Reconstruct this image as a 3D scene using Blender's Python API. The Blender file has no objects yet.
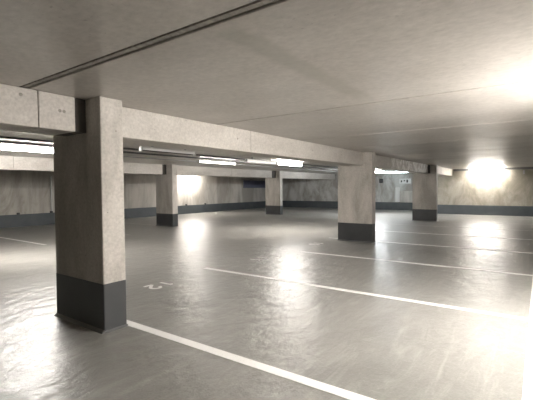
import bpy, bmesh, math, random
from mathutils import Vector, Matrix
random.seed(7)
S = bpy.context.scene
COL = S.collection

# ------------------------------------------------------------------ dimensions (metres)
H = 2.357            # ceiling
DADO = 0.49          # height of the dark painted band
XW, XA = 22.1, 24.4  # right wall, set-back end wall
YL = 16.5            # far left wall
YS = 5.3             # where the right wall steps back
X0, Y0 = -5.0, -4.5  # walls behind the viewer
CX, CW = 2.15, 0.255  # first column, thickness
ROW1, ROW2 = 3.54, 11.35   # near face of the two column rows
CD = 0.96            # column depth

# ------------------------------------------------------------------ mesh helpers
class MB:
    """Collects shapes and links them as one mesh object."""
    def __init__(self): self.bm = bmesh.new()
    def box(self, a, b, bevel=0.0, seg=2, edges=None):
        t = bmesh.new()
        bmesh.ops.create_cube(t, size=1.0)
        ax, ay, az = a; bx, by, bz = b
        bmesh.ops.scale(t, vec=(bx-ax, by-ay, bz-az), verts=t.verts)
        bmesh.ops.translate(t, vec=((ax+bx)/2, (ay+by)/2, (az+bz)/2), verts=t.verts)
        if bevel > 0:
            es = t.edges[:]
            if edges == 'z':
                es = [e for e in es if abs(e.verts[0].co.z-e.verts[1].co.z) > 1e-4]
            elif edges == 'x':
                es = [e for e in es if abs(e.verts[0].co.x-e.verts[1].co.x) > 1e-4]
            bmesh.ops.bevel(t, geom=es, offset=bevel, segments=seg, affect='EDGES', profile=0.5)
        self._add(t); return self
    def prism(self, pts, axis, a, b):
        """pts: 2D outline in the plane across the axis, extruded from a to b."""
        t = bmesh.new()
        def P(p, s):
            if axis == 'x': return (s, p[0], p[1])
            if axis == 'y': return (p[0], s, p[1])
            return (p[0], p[1], s)
        v0 = [t.verts.new(P(p, a)) for p in pts]; v1 = [t.verts.new(P(p, b)) for p in pts]
        n = len(pts)
        for i in range(n): t.faces.new((v0[i], v0[(i+1) % n], v1[(i+1) % n], v1[i]))
        t.faces.new(v0); t.faces.new(v1[::-1])
        bmesh.ops.recalc_face_normals(t, faces=t.faces)
        self._add(t); return self
    def cyl(self, p0, p1, r, seg=16):
        p0, p1 = Vector(p0), Vector(p1); d = p1-p0
        t = bmesh.new()
        bmesh.ops.create_cone(t, cap_ends=True, segments=seg, radius1=r, radius2=r, depth=d.length)
        q = d.to_track_quat('Z', 'Y').to_matrix().to_4x4()
        bmesh.ops.transform(t, matrix=Matrix.Translation((p0+p1)/2) @ q, verts=t.verts)
        self._add(t); return self
    def ribbon(self, pts, w, z0, z1):
        """flat stroke of paint of width w along pts on the floor"""
        t = bmesh.new(); n = len(pts); L = []; R = []
        for i, p in enumerate(pts):
            a = Vector(pts[max(0, i-1)]); b = Vector(pts[min(n-1, i+1)])
            d = (b-a).normalized(); k = Vector((-d.y, d.x))*w/2
            L.append(Vector(p)+k); R.append(Vector(p)-k)
        def ring(z): return [t.verts.new((q.x, q.y, z)) for q in L], [t.verts.new((q.x, q.y, z)) for q in R]
        l0, r0 = ring(z0); l1, r1 = ring(z1)
        for i in range(n-1):
            t.faces.new((l1[i], l1[i+1], r1[i+1], r1[i])); t.faces.new((l0[i], r0[i], r0[i+1], l0[i+1]))
            t.faces.new((l0[i], l0[i+1], l1[i+1], l1[i])); t.faces.new((r0[i], r1[i], r1[i+1], r0[i+1]))
        t.faces.new((l0[0], l1[0], r1[0], r0[0])); t.faces.new((l0[-1], r0[-1], r1[-1], l1[-1]))
        bmesh.ops.recalc_face_normals(t, faces=t.faces)
        self._add(t); return self
    def _add(self, t):
        me = bpy.data.meshes.new('t'); t.to_mesh(me); t.free()
        self.bm.from_mesh(me); bpy.data.meshes.remove(me)
    def build(self, name, mat, parent=None, smooth=False):
        me = bpy.data.meshes.new(name)
        if parent is not None:
            bmesh.ops.translate(self.bm, vec=-parent.location, verts=self.bm.verts)
        self.bm.to_mesh(me); self.bm.free()
        me.materials.append(mat)
        if smooth:
            for p in me.polygons: p.use_smooth = True
        o = bpy.data.objects.new(name, me); COL.objects.link(o)
        if parent is not None: o.parent = parent
        return o

def tag(o, label, cat, group=None, kind=None):
    o['label'] = label; o['category'] = cat
    if group: o['group'] = group
    if kind: o['kind'] = kind
    return o
def thing(name, label, cat, loc=(0, 0, 0), group=None):
    o = bpy.data.objects.new(name, None); COL.objects.link(o)
    o.location = loc; o.empty_display_size = 0.2
    return tag(o, label, cat, group)
def struct(o):
    o['kind'] = 'structure'; return o

# ------------------------------------------------------------------ materials
class NT:
    def __init__(self, name):
        self.m = bpy.data.materials.new(name); self.m.use_nodes = True
        self.t = self.m.node_tree; self.n = self.t.nodes
        self.b = self.n['Principled BSDF']
        g = self.n.new('ShaderNodeNewGeometry'); self.pos = g.outputs['Position']
    def link(self, a, b): self.t.links.new(a, b)
    def mapped(self, scale=(1, 1, 1), rot=(0, 0, 0)):
        mp = self.n.new('ShaderNodeMapping'); mp.inputs['Scale'].default_value = scale
        mp.inputs['Rotation'].default_value = rot
        self.link(self.pos, mp.inputs['Vector']); return mp.outputs[0]
    def noise(self, vec, scale, detail=4, rough=.55, dist=0):
        k = self.n.new('ShaderNodeTexNoise'); self.link(vec, k.inputs['Vector'])
        k.inputs['Scale'].default_value = scale; k.inputs['Detail'].default_value = detail
        k.inputs['Roughness'].default_value = rough; k.inputs['Distortion'].default_value = dist
        return k.outputs['Fac']
    def rng(self, v, a, b, c, d):
        k = self.n.new('ShaderNodeMapRange'); self.link(v, k.inputs['Value'])
        for i, x in zip(('From Min', 'From Max', 'To Min', 'To Max'), (a, b, c, d)): k.inputs[i].default_value = x
        return k.outputs[0]
    def math(self, op, a, b=None):
        k = self.n.new('ShaderNodeMath'); k.operation = op
        for i, x in enumerate((a, b)):
            if x is None: continue
            if isinstance(x, (int, float)): k.inputs[i].default_value = x
            else: self.link(x, k.inputs[i])
        return k.outputs[0]
    def mix(self, f, a, b, mode='MIX'):
        k = self.n.new('ShaderNodeMix'); k.data_type = 'RGBA'; k.blend_type = mode
        for s, x in ((k.inputs[0], f), (k.inputs[6], a), (k.inputs[7], b)):
            if isinstance(x, (int, float)): s.default_value = x
            elif isinstance(x, tuple): s.default_value = (*x, 1)
            else: self.link(x, s)
        return k.outputs[2]
    def scale_col(self, col, fac):
        k = self.n.new('ShaderNodeVectorMath'); k.operation = 'SCALE'
        self.link(col, k.inputs[0]); self.link(fac, k.inputs['Scale']); return k.outputs[0]
    def bump(self, h, strength, dist=.01, normal=None):
        k = self.n.new('ShaderNodeBump'); k.inputs['Strength'].default_value = strength
        k.inputs['Distance'].default_value = dist; self.link(h, k.inputs['Height'])
        if normal is not None: self.link(normal, k.inputs['Normal'])
        return k.outputs[0]
    def done(self, col, rough, normal=None, spec=.5):
        for s, x in ((self.b.inputs['Base Color'], col), (self.b.inputs['Roughness'], rough)):
            if isinstance(x, (int, float)): s.default_value = x
            elif isinstance(x, tuple): s.default_value = (*x, 1)
            else: self.link(x, s)
        self.b.inputs['Specular IOR Level'].default_value = spec
        if normal is not None: self.link(normal, self.b.inputs['Normal'])
        return self.m

def concrete(name, light, dark, streak=(1, 1, .25), mott=1.3, pit=.5, rough=.72, contrast=1.0, spec=.35, blot=None):
    T = NT(name)
    big = T.noise(T.mapped(streak), mott, 6, .62, .4)
    f = T.rng(big, .5-.13/contrast, .5+.13/contrast, 0, 1)
    col = T.mix(f, dark, light)
    fine = T.noise(T.mapped(), 38, 3, .6)
    col = T.scale_col(col, T.rng(fine, .3, .7, .86, 1.12))
    # blow holes
    vo = T.n.new('ShaderNodeTexVoronoi'); vo.inputs['Scale'].default_value = 11
    T.link(T.mapped(), vo.inputs['Vector'])
    hole = T.rng(vo.outputs['Distance'], .05, .12, 0, 1)
    sel = T.rng(T.noise(T.mapped(), 2.3, 2), .5, .62, 1, 0)
    hole = T.math('MAXIMUM', hole, sel)
    col = T.scale_col(col, T.rng(hole, 0, 1, 1-pit*.6, 1))
    if blot:
        b = T.rng(T.noise(T.mapped((1, 1, .5)), .9, 5, .7, 1.2), .55, .7, 0, .6)
        col = T.mix(b, col, blot)
    h = T.math('ADD', T.math('MULTIPLY', T.noise(T.mapped(streak), 6, 5), .5), T.math('MULTIPLY', hole, .3))
    return T.done(col, rough, T.bump(h, .18, .012), spec)

M = {}
M['column'] = concrete('concrete_column', (.53, .50, .46), (.36, .335, .30), (1, 1, .35), 2.2, .7, contrast=1.1)
M['beam'] = concrete('concrete_beam', (.58, .55, .51), (.45, .42, .385), (.5, 1, 1), 1.6, .6)
M['wall'] = concrete('concrete_wall', (.53, .50, .46), (.33, .31, .275), (1, 1, .22), 1.1, .6, contrast=1.4, blot=(.22, .20, .155))
M['beam_light_mottle'] = concrete('light_mottled_concrete', (.88, .86, .83), (.55, .52, .48), (2.2, 1, 1.6), 3.5, .5, contrast=1.5)  # patchy light falling on the beam end, put into the concrete colour
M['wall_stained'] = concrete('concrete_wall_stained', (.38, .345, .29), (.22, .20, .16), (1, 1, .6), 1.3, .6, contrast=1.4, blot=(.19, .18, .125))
M['wall_pale'] = concrete('concrete_wall_pale', (.55, .55, .53), (.33, .31, .28), (1, 1, .5), 1.6, .5, contrast=1.4)

def ceiling_mat():
    T = NT('concrete_ceiling')
    big = T.noise(T.mapped((1, .35, 1)), .9, 6, .62, .5)
    col = T.mix(T.rng(big, .32, .68, 0, 1), (.40, .374, .345), (.515, .485, .45))
    col = T.scale_col(col, T.rng(T.noise(T.mapped((1.5, 1, 1)), 16, 4, .65), .3, .7, .86, 1.12))
    speck = T.rng(T.noise(T.mapped((2.2, 1, 1)), 26, 2, .5), .66, .72, 1, .72)
    where = T.rng(T.noise(T.mapped(), 1.1, 3), .5, .6, 0, 1)
    col = T.mix(where, col, T.scale_col(col, speck))
    # worn band across the slab: an old shuttering mark about 0.2 m wide
    sx = T.n.new('ShaderNodeSeparateXYZ'); T.link(T.pos, sx.inputs[0])
    wob = T.math('MULTIPLY', T.noise(T.mapped(), 2.0, 2), .12)
    d = T.math('ABSOLUTE', T.math('ADD', T.math('SUBTRACT', sx.outputs['Y'], 1.55), wob))
    band = T.rng(d, .06, .13, .55, 0)
    inx = T.math('MULTIPLY', T.rng(sx.outputs['X'], 1.65, 1.75, 0, 1), T.rng(sx.outputs['X'], 3.6, 4.05, 1, 0))
    col = T.mix(T.math('MULTIPLY', band, inx), col, (.30, .285, .25))
    h = T.noise(T.mapped((.4, 2.5, 1)), 3, 5)
    rough = T.rng(T.noise(T.mapped(), 1.4, 3), .3, .7, .30, .42)
    return T.done(col, rough, T.bump(h, .10, .02), .5)
M['ceiling'] = ceiling_mat()

def floor_mat():
    T = NT('coated_floor')
    big = T.noise(T.mapped((1, 1, 1)), .35, 5, .6, .8)
    col = T.mix(T.rng(big, .3, .7, 0, 1), (.235, .232, .215), (.295, .288, .268))
    # trowel sweeps and tyre wear: curved pale streaks
    sw = T.noise(T.mapped((.5, 2.6, 1), (0, 0, .5)), 1.5, 7, .68, 2.2)
    col = T.mix(T.rng(sw, .48, .7, 0, .6), col, (.42, .41, .385))
    dk = T.noise(T.mapped((.45, 3.2, 1), (0, 0, -.35)), 1.2, 7, .7, 1.6)
    col = T.mix(T.rng(dk, .42, .8, 0, .3), col, (.19, .185, .17))
    col = T.scale_col(col, T.rng(T.noise(T.mapped(), 60, 2, .6), .3, .7, .93, 1.06))
    r = T.math('ADD', T.rng(big, .3, .7, .31, .39), T.rng(sw, .35, .7, -.02, .07))
    h1 = T.noise(T.mapped((.8, 1.3, 1)), 3.4, 4, .58, .25)
    h2 = T.noise(T.mapped(), 70, 2, .5)
    n = T.bump(h1, .7, .033)
    n = T.bump(h2, .35, .004, n)
    return T.done(col, r, n, .42)
M['floor'] = floor_mat()

def paint(name, c, c2, rough=.45, worn=0.0, wear=(.3, .29, .27), sc=3):
    T = NT(name)
    col = T.mix(T.rng(T.noise(T.mapped(), sc, 5, .6), .3, .7, 0, 1), c, c2)
    if worn:
        w = T.rng(T.noise(T.mapped(), 30, 5, .7), .62-worn*.15, .7-worn*.1, 0, .7)
        col = T.mix(w, col, wear)
    return T.done(col, rough, T.bump(T.noise(T.mapped(), 50, 3), .1, .004), .5)
M['base'] = paint('dark_grey_paint', (.042, .044, .046), (.056, .058, .060), .36)
M['seal'] = paint('grey_sealant', (.11, .112, .112), (.15, .15, .148), .4)
M['dado'] = paint('blue_grey_paint', (.058, .068, .074), (.078, .089, .094), .45)
M['line'] = paint('white_road_paint', (.90, .89, .87), (.84, .83, .81), .5, .12, (.6, .58, .55))
M['faded'] = paint('worn_road_paint', (.62, .61, .58), (.5, .49, .46), .5, .8, (.28, .27, .25))
M['digit'] = paint('white_stencil_paint', (.90, .89, .87), (.84, .83, .81), .5, .1, (.45, .43, .4))
M['white'] = paint('white_sheet_metal', (.72, .72, .70), (.66, .66, .64), .35)
M['steel'] = paint('galvanised_steel', (.36, .36, .36), (.28, .28, .28), .45)
M['dark'] = paint('dark_plastic', (.03, .03, .032), (.04, .04, .042), .5)
M['tray'] = paint('dark_cable_tray', (.07, .07, .07), (.10, .10, .098), .55)
M['slate'] = paint('dark_blue_sheet', (.10, .105, .16), (.13, .135, .18), .5)
M['grey_plastic'] = paint('light_grey_plastic', (.5, .5, .48), (.45, .45, .43), .5)
M['diff_off'] = paint('milky_diffuser', (.78, .77, .72), (.72, .71, .67), .3)
M['filler'] = concrete('joint_filler', (.37, .345, .305), (.20, .185, .165), (1, 3, 1), 5, .5)
M['void'] = paint('gap_shade', (.05, .045, .04), (.07, .062, .055), .9)

def glow(name, col, strength):
    T = NT(name)
    T.b.inputs['Base Color'].default_value = (.8, .8, .78, 1)
    T.b.inputs['Emission Color'].default_value = (*col, 1)
    T.b.inputs['Emission Strength'].default_value = strength
    return T.m
WARM, NEUT, COOL = (1.0, .955, .90), (1.0, .96, .91), (.80, .93, 1.0)
M['glow_near'] = glow('lit_diffuser_near', WARM, 97)
M['glow_aisle'] = glow('lit_diffuser_aisle', NEUT, 48)
M['glow_back'] = glow('lit_diffuser_back', WARM, 4)
M['glow_left'] = glow('lit_diffuser_left', NEUT, 54)
M['glow_wall'] = glow('lit_diffuser_wall', WARM, 38)
M['glow_right'] = glow('lit_diffuser_right', WARM, 40)
M['glow_faint'] = glow('faint_tube', NEUT, .03)
M['glow_dim'] = glow('faint_diffuser', NEUT, .12)
M['glow_added'] = glow('added_diffuser_far', (.93, .97, 1.0), 60)
M['glow_cool'] = glow('lit_diffuser_cool', COOL, 9)

# ------------------------------------------------------------------ the shell
b = MB(); b.box((X0-.2, Y0-.2, -.2), (XA+.2, YL+.2, 0)); struct(b.build('floor', M['floor']))

b = MB()   # precast planks 2.5 m wide, a filled double joint over the first column
SEAMS = [-3.43, -.93, 4.09, 6.44, 8.45, 11.0, 13.5, 16.0, 18.5, 21.0, 23.5]
edges = sorted(SEAMS+[X0-.2, XA+.2, 1.545, 1.605])
for a, c in zip(edges[:-1], edges[1:]):
    if abs(a-1.545) < 1e-6: continue
    g0 = .010 if a == 1.605 else .015
    g1 = .010 if c == 1.545 else .015
    b.box((a+g0, Y0-.2, H), (c-g1, YL+.2, H+.2), .006, 1)
b.box((X0-.2, Y0-.2, H+.12), (XA+.2, YL+.2, H+.25))
ceil = struct(b.build('ceiling', M['ceiling']))
b = MB(); b.box((1.555, Y0-.2, H+.004), (1.595, YL+.2, H+.1)); f = b.build('joint_filler', M['filler'], ceil)

def wall(name, a, c, mat='wall'):
    b = MB(); b.box(a, c); return struct(b.build(name, M[mat]))
wall('wall_left', (X0-.2, YL, 0), (XA+.2, YL+.2, H))
wall('wall_right', (XW, Y0-.2, 0), (XW+.25, YS, H), 'wall_stained')
wall('wall_step', (XW+.25, YS-.2, 0), (XA, YS, H))
wall('wall_back', (XA, YS-.2, 0), (XA+.2, YL, H), 'wall_pale')
wall('wall_front', (X0-.2, Y0-.2, 0), (XW, Y0, H))
wall('wall_rear', (X0-.2, Y0, 0), (X0, YL, H))
def dado(name, a, c, hz=DADO):
    b = MB(); b.box((*a, 0), (*c, hz), .004, 1); return struct(b.build(name, M['dado']))
dado('baseboard_left', (X0, YL-.012), (XA-.012, YL))
dado('baseboard_right', (XW-.012, Y0), (XW, YS))
dado('baseboard_step', (XW, YS), (XA-.012, YS+.012))
dado('baseboard_back', (XA-.012, YS+.012), (XA, YL-.012))
dado('baseboard_front', (X0, Y0), (XW-.012, Y0+.012))
dado('baseboard_rear', (X0, Y0+.012), (X0+.012, YL-.012))

# ------------------------------------------------------------------ columns
def column(x, y, label):
    r = thing('concrete_column', label, 'column', (x, y, 0), 'columns carrying the two beam lines')
    b = MB(); b.box((x, y, DADO), (x+CW, y+CD, H-.002), .012, 2, 'z'); b.build('shaft', M['column'], r)
    e = .002
    b = MB(); b.box((x-e, y-e, 0), (x+CW+e, y+CD+e, DADO), .012, 2, 'z'); b.build('painted_base', M['base'], r)
    b = MB()   # coved sealant upstand round the foot
    w, t = .03, .03
    b.prism([(x-e-w, 0), (x-e-w+.012, .012), (x-e, t), (x-e, 0)], 'y', y-.004, y+CD+.004)
    b.prism([(x+CW+e+.02, 0), (x+CW+e, .02), (x+CW+e, 0)], 'y', y, y+CD)
    b.prism([(y-e-.02, 0), (y-e, .02), (y-e, 0)], 'x', x, x+CW)
    b.prism([(y+CD+e+.02, 0), (y+CD+e, .02), (y+CD+e, 0)], 'x', x, x+CW)
    b.build('base_seal', M['seal'], r)
    return r
C = [CX+7.5*k for k in range(3)]
column(C[0], ROW1, 'large concrete column with dark grey painted base, nearest to the viewer')
column(C[1], ROW1, 'concrete column with dark base in middle of near beam line')
column(C[2], ROW1, 'shaded brownish concrete column with dark base, farthest of near beam line')
column(C[1]+.07, ROW2-.06, 'concrete column on far side of aisle beside brightly lit patch of wall')
column(C[2], ROW2, 'small distant pale concrete column near the far dark corner')

# ------------------------------------------------------------------ beams
def beam(x0, x1, y, zb, label, notch, joints=(), holes=(), gap=.12, mottled=False):
    """downstand beam from x0 to x1; the end at a notched column is cut back and its shaded gap filled dark"""
    r = thing('concrete_beam', label, 'beam', ((x0+x1)/2, y, zb), 'downstand beams between columns')
    xe = x1-gap if notch else x1
    b = MB(); cuts = [x0]+list(joints)+[xe]
    for i, (p, q) in enumerate(zip(cuts[:-1], cuts[1:])):
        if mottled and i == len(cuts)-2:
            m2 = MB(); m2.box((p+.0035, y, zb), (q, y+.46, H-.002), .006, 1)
            o = m2.build('end_segment', M['beam_light_mottle'], r); o['label'] = 'end of the beam with mottled light painted on'; continue
        b.box((p+(.0035 if i else 0), y, zb), (q-(.0035 if i < len(cuts)-2 else 0), y+.46, H-.002), .006, 1)
    b.box((x0+.02, y+.02, zb+.02), ((cuts[-2] if mottled else xe)-.02, y+.44, H-.01))
    b.build('beam_body', M['beam'], r)
    if notch:
        b = MB(); b.box((xe, y+.02, zb+.004), (x1, y+.44, H-.002)); b.build('gap_shade_fill', M['void'], r)  # dark fill paints the shade inside the open gap before the column
    for (hx, hz) in holes:
        b = MB(); b.cyl((hx, y-.002, hz), (hx, y+.02, hz), .016, 14); b.build('tie_hole_plug', M['filler'], r)
    return r
ZB1, ZB2 = 2.015, 1.985
B1, B2 = ROW1+.24, ROW2+.24
beam(X0, C[0], B1, ZB1, 'short stretch of concrete beam running to the gap before nearest column', True, (-2.3, 1.685), holes=((1.54, 2.29), (1.88, 2.2), (1.92, 2.2)))
beam(C[0]+CW, C[1], B1, ZB1, 'long pale concrete beam spanning from nearest column to middle column', False, (4.88,), holes=((4.55, 2.2), (6.9, 2.2), (8.3, 2.2)))
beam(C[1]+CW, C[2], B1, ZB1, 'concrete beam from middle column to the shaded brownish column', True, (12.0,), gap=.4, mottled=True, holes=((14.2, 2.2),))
beam(C[2]+CW, XW, B1, ZB1, 'brightly lit beam end between shaded column and right wall', False)
beam(X0, C[1]+.07, B2, ZB2, 'far concrete beam ending at column beside bright wall patch, lamp before it', True, (-.5, 4.5), gap=.2)
beam(C[1]+.07+CW, C[2], B2, ZB2, 'far concrete beam between the two distant columns across the aisle', True, (13.5,), gap=.4)
beam(C[2]+CW, XA, B2, ZB2, 'brightly lit far beam from smallest column to the end wall', False, (21.0,))

# ------------------------------------------------------------------ floor markings
Z1 = .0022
G = 'white parking bay lines on the floor'
def line(a, c, label, mat='line', grp=G):
    b = MB(); b.box((*a, 0.0002), (*c, Z1), 0); o = b.build('parking_line', M[mat]); return tag(o, label, 'line', grp)
YE, YI = .086, 4.94
b = MB()
line((.2, YE-.10), (XW-.1, YE), 'long white line across the ends of the near parking bays, at right edge')
LX = [2.46]+[2.475+2.51*k for k in range(1, 8)]
names = ['thick white bay line running from the nearest column towards the viewer',
         'second white bay line, starting past the painted number 12',
         'third white bay line, starting between numbers 11 and 10',
         'fourth white bay line, starting at foot of middle column',
         'fifth thin white bay line, just beyond the middle column',
         'sixth white bay line, crossing bright reflection before right wall',
         'seventh white bay line, beside the shaded brownish column',
         'last white bay line before the right wall']
for k, x in enumerate(LX):
    line((x-.05, YE), (x+.05, 4.36 if k == 2 else YI), names[k], 'line' if k < 5 else 'faded')
fn = ['white bay line opposite the aisle seen left of the nearest column',
      'faded bay line opposite the aisle, just right of nearest column',
      'faded bay line opposite the aisle, in front of the distant column',
      'faded bay line opposite the aisle, right of the bright wall patch']
for k in range(4):
    x = 4.78+2.51*k
    line((x-.04, 10.5), (x+.04, YL-.4), fn[k], 'line' if k == 0 else 'faded', 'bay lines across the aisle')

# bay numbers, read from the aisle: up is -y, right is -x
def digit(ch, cx, cy):
    hgt, w, s = .25, .14, .05
    def P(u, v): return (cx-(u-.5)*w, cy+(.5-v)*hgt)
    if ch == '1': paths = [[(.3, .74), (.62, 1.0)], [(.62, 1.03), (.62, 0)]]
    elif ch == '2':
        arc = [(.5-.5*math.cos(t), .70+.30*math.sin(t)) for t in [math.pi*i/10*1.12 for i in range(0, 11)]]
        paths = [arc+[(.75, .45), (.3, .18), (.04, .05)], [(0, .04), (1.05, .04)]]
    else:
        paths = [[(.5+.5*math.cos(t), .5+.5*math.sin(t)) for t in [2*math.pi*i/24 for i in range(25)]]]
    b = MB()
    for p in paths: b.ribbon([P(*q) for q in p], s, .0002, .0028)
    return b
for txt, cx, cy, lab in (('12', 3.72, 4.62, 'white number 12 painted on floor in bay right of nearest column'),
                         ('11', 6.25, 4.66, 'worn white number 11 painted on floor in the next bay'),
                         ('10', 8.76, 4.68, 'worn white number 10 painted on floor left of middle column')):
    r = thing('bay_number', lab, 'number', (cx, cy, 0), 'painted bay numbers')
    for i, ch in enumerate(txt):
        digit(ch, cx+(.12 if i == 0 else -.13), cy).build('digit', M['digit'], r)

# ------------------------------------------------------------------ lamps
GL = 'fluorescent batten lamps under the ceiling'
def lamp(x, y, axis, length, label, mat, z=2.235, rad=.04):
    """damp-proof batten: narrow spine above, milky tube diffuser below, end caps, two brackets to the ceiling"""
    r = thing('fluorescent_lamp', label, 'lamp', (x, y, z), GL)
    def pt(s, u, v):  # along, across, up
        return (x+s, y+u, z+v) if axis == 'x' else (x+u, y+s, z+v)
    L = length/2
    def bx(s0, s1, u0, u1, v0, v1, name, m, bev=.006):
        a, c = pt(s0, u0, v0), pt(s1, u1, v1)
        lo = tuple(min(p, q) for p, q in zip(a, c)); hi = tuple(max(p, q) for p, q in zip(a, c))
        MB().box(lo, hi, bev, 2).build(name, m, r)
    bx(-L, L, -.018, .018, .030, .056, 'housing', M['white'])
    # diffuser: round milky tube
    prof = [(rad*math.cos(t), .032-rad-rad*math.sin(t)) for t in [2*math.pi*i/20 for i in range(20)]]
    if axis == 'x':
        o = MB().prism([(y+u, z+v) for u, v in prof], 'x', x-L+.03, x+L-.03).build('diffuser', M[mat], r)
    else:
        o = MB().prism([(x+u, z+v) for u, v in prof], 'y', y-L+.03, y+L-.03).build('diffuser', M[mat], r)
    for s in (-1, 1):
        bx(s*L-(.03 if s > 0 else 0), s*L+(.03 if s < 0 else 0), -.045, .045, -.053, .034, 'end_cap', M['grey_plastic'], .01)
        bx(s*L*.6-.02, s*L*.6+.02, -.012, .012, .052, H-z, 'bracket', M['steel'], 0)
    return r
lamp(4.2, -1.05, 'x', 1.55, 'lit lamp over the near bays just outside the right edge', 'glow_near', z=2.05)
lamp(5.75, 6.75, 'x', 1.55, 'thin faint batten lamp under ceiling right of nearest column', 'glow_faint', z=2.275, rad=.025)
lamp(9.5, 6.95, 'x', 1.55, 'dimmer lamp under the long beam, end to end with a bright one', 'glow_dim', z=2.25)
lamp(11.1, 6.95, 'x', 1.55, 'brightest lamp seen under the long beam, left of middle column', 'glow_aisle', z=2.25)
lamp(19.2, 6.95, 'x', 1.55, 'added lamp out of view behind the middle column, lighting the farthest beam', 'glow_added')  # added lamp, out of view, to brighten the far beam and the recess
lamp(9.05, 8.35, 'x', 1.7, 'thin lit lamp under ceiling above the bright wall patch', 'glow_back', z=2.25, rad=.025)
lamp(3.72, 8.6, 'x', 1.55, 'large bright lamp under ceiling left of the nearest column', 'glow_left', z=2.28)
lamp(15.35, 16.0, 'x', 1.55, 'lamp hidden behind far beam, lighting patch of left wall', 'glow_wall')
lamp(21.72, 2.2, 'y', 1.5, 'bright lamp close to the right wall under the ceiling', 'glow_right')
lamp(22.6, 7.0, 'y', 1.75, 'cool white lamp in the recess behind the middle column', 'glow_cool', z=2.29, rad=.022)

def rail(x0, x1, y, label, z=2.315, mat='steel', w=.05, name='lamp_trunking'):
    b = MB(); b.box((x0, y-w, z), (x1, y+w, H-.001), .004, 1)
    return tag(b.build(name, M[mat]), label, 'trunking', 'trunking along the aisle ceiling')

rail(4.7, 21, 5.6, 'long thin metal trunking along ceiling nearest the long beam')
for yy, lab in ((7.47, 'dark cable along the ceiling in front of the large bright lamp'), (8.2, 'dark cable along the ceiling just beside the large bright lamp')):
    b = MB(); b.box((-3, yy-.016, 2.315), (20, yy+.016, 2.3565), .006, 2)
    tag(b.build('ceiling_cable', M['tray']), lab, 'cable', 'dark cables clipped along the aisle ceiling')
b = MB(); b.cyl((-3, 9.3, 2.335), (20, 9.3, 2.335), .016, 10)
tag(b.build('ceiling_conduit', M['steel']), 'thin grey conduit along the ceiling behind the large bright lamp', 'conduit')
b = MB(); b.box((XW-.10, Y0+.05, H-.11), (XW-.001, 3.7, H-.012), .004, 1)
tag(b.build('cable_tray', M['tray']), 'dark cable tray along top of right wall under ceiling', 'tray')
b = MB(); b.box((XW-.07, .62, 2.02), (XW-.001, .70, 2.2), .006, 1)
tag(b.build('junction_box', M['steel']), 'small grey junction box below cable tray on right wall', 'box')

# ------------------------------------------------------------------ small things on the walls
for x, lab in ((6.51, 'farthest left of the small dark brackets on left wall band'), (7.75, 'small dark bracket on left wall band beside nearest column'),
               (15.19, 'small dark bracket on wall band right of distant column'), (16.72, 'small dark bracket on wall band below edge of bright patch')):
    b = MB(); b.box((x-.05, YL-.06, DADO), (x+.05, YL-.001, DADO+.07), .01, 1)
    tag(b.build('wall_bracket', M['dark']), lab, 'bracket', 'small brackets along the painted band')
b = MB(); b.cyl((7.75, YL-.05, DADO+.07), (7.75, YL-.05, 2.0), .035, 12)
tag(b.build('wall_pipe', M['grey_plastic']), 'pale vertical pipe on left wall beside the nearest column', 'pipe')

r = thing('ventilation_opening', 'dark blue louvred opening high on left wall near far column', 'vent', (21.7, YL, 1.45))
fx0, fx1, fz0, fz1 = 20.4, 23.9, 1.46, 1.98
b = MB()
for a, c in (((fx0, fz0), (fx1, fz0+.05)), ((fx0, fz1-.05), (fx1, fz1)), ((fx0, fz0+.05), (fx0+.05, fz1-.05)), ((fx1-.05, fz0+.05), (fx1, fz1-.05))):
    b.box((a[0], YL-.06, a[1]), (c[0], YL-.001, c[1]), .004, 1)
b.build('frame', M['slate'], r)
for k in range(6):
    z = fz0+.07+k*.07
    MB().prism([(YL-.05, z), (YL-.045, z), (YL-.006, z+.05), (YL-.011, z+.05)], 'x', fx0+.05, fx1-.05).build('louvre', M['slate'], r)
MB().box((fx0+.05, YL-.005, fz0+.05), (fx1-.05, YL-.001, fz1-.05)).build('back_panel', M['slate'], r)

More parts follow.
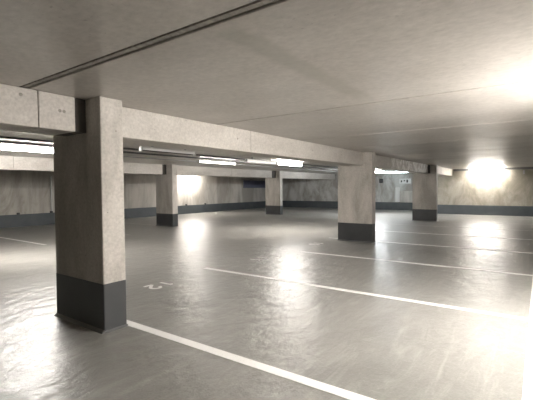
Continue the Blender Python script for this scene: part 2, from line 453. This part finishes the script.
# things on the end wall, in the recess
b = MB(); b.box((XA-.12, 8.22, 1.72), (XA-.001, 8.44, 1.98), .01, 2)
r = thing('alarm_box', 'small black box high on the end wall, right of middle column', 'box', (XA, 8.33, 1.72))
b.build('casing', M['dark'], r)
MB().cyl((XA-.135, 8.33, 1.85), (XA-.12, 8.33, 1.85), .05, 16).build('front_disc', M['tray'], r)
r = thing('wall_sign', 'white sign with dark symbols on end wall beside shaded column', 'sign', (XA, 6.85, 1.66))
MB().box((XA-.03, 6.5, 1.66), (XA-.001, 7.2, 1.96), .005, 1).build('sign_plate', M['white'], r)
MB().box((XA-.036, 7.02, 1.74), (XA-.03, 7.1, 1.86)).build('symbol', M['dark'], r)
MB().box((XA-.036, 6.66, 1.72), (XA-.03, 6.76, 1.9)).box((XA-.036, 6.84, 1.80), (XA-.03, 6.92, 1.88)).build('symbol', M['dark'], r)
b = MB(); b.box((XA-.10, 7.18, DADO+.02), (XA-.001, 7.42, 1.42), .01, 1)
tag(b.build('service_duct', M['white']), 'white upright duct cover on end wall above blue grey band', 'duct')
r = thing('wall_panel', 'mottled low concrete upstand on end wall under the sign', 'panel', (XA, 6.2, DADO))
MB().box((XA-.05, YS+.05, DADO), (XA-.001, 7.16, 1.2), .006, 1).build('panel_face', M['wall'], r)

# ------------------------------------------------------------------ world, camera, view
w = bpy.data.worlds.new('world'); S.world = w; w.use_nodes = True
w.node_tree.nodes['Background'].inputs[0].default_value = (0, 0, 0, 1)
w.node_tree.nodes['Background'].inputs[1].default_value = 0

yaw, pit, rol = .619879564, -.0308901463, -.00732619
F = Vector((math.cos(yaw)*math.cos(pit), math.sin(yaw)*math.cos(pit), math.sin(pit)))
R = Vector((math.sin(yaw), -math.cos(yaw), 0)); U = R.cross(F)
R2 = math.cos(rol)*R+math.sin(rol)*U; U2 = -math.sin(rol)*R+math.cos(rol)*U
cd = bpy.data.cameras.new('camera'); cam = bpy.data.objects.new('camera', cd); COL.objects.link(cam)
cd.sensor_width = 36; cd.lens = 384.152/533*36; cd.clip_start = .05; cd.clip_end = 100
cam.matrix_world = Matrix(((R2.x, U2.x, -F.x, 0), (R2.y, U2.y, -F.y, 0), (R2.z, U2.z, -F.z, 1.44), (0, 0, 0, 1)))
S.camera = cam
vs = S.view_settings
vs.view_transform = 'Standard'; vs.look = 'None'; vs.gamma = 1; vs.exposure = 2.68
vs.use_curve_mapping = False
S.cycles.use_denoising = True
S.cycles.max_bounces = 10; S.cycles.diffuse_bounces = 6; S.cycles.glossy_bounces = 4
S.cycles.sample_clamp_indirect = 8
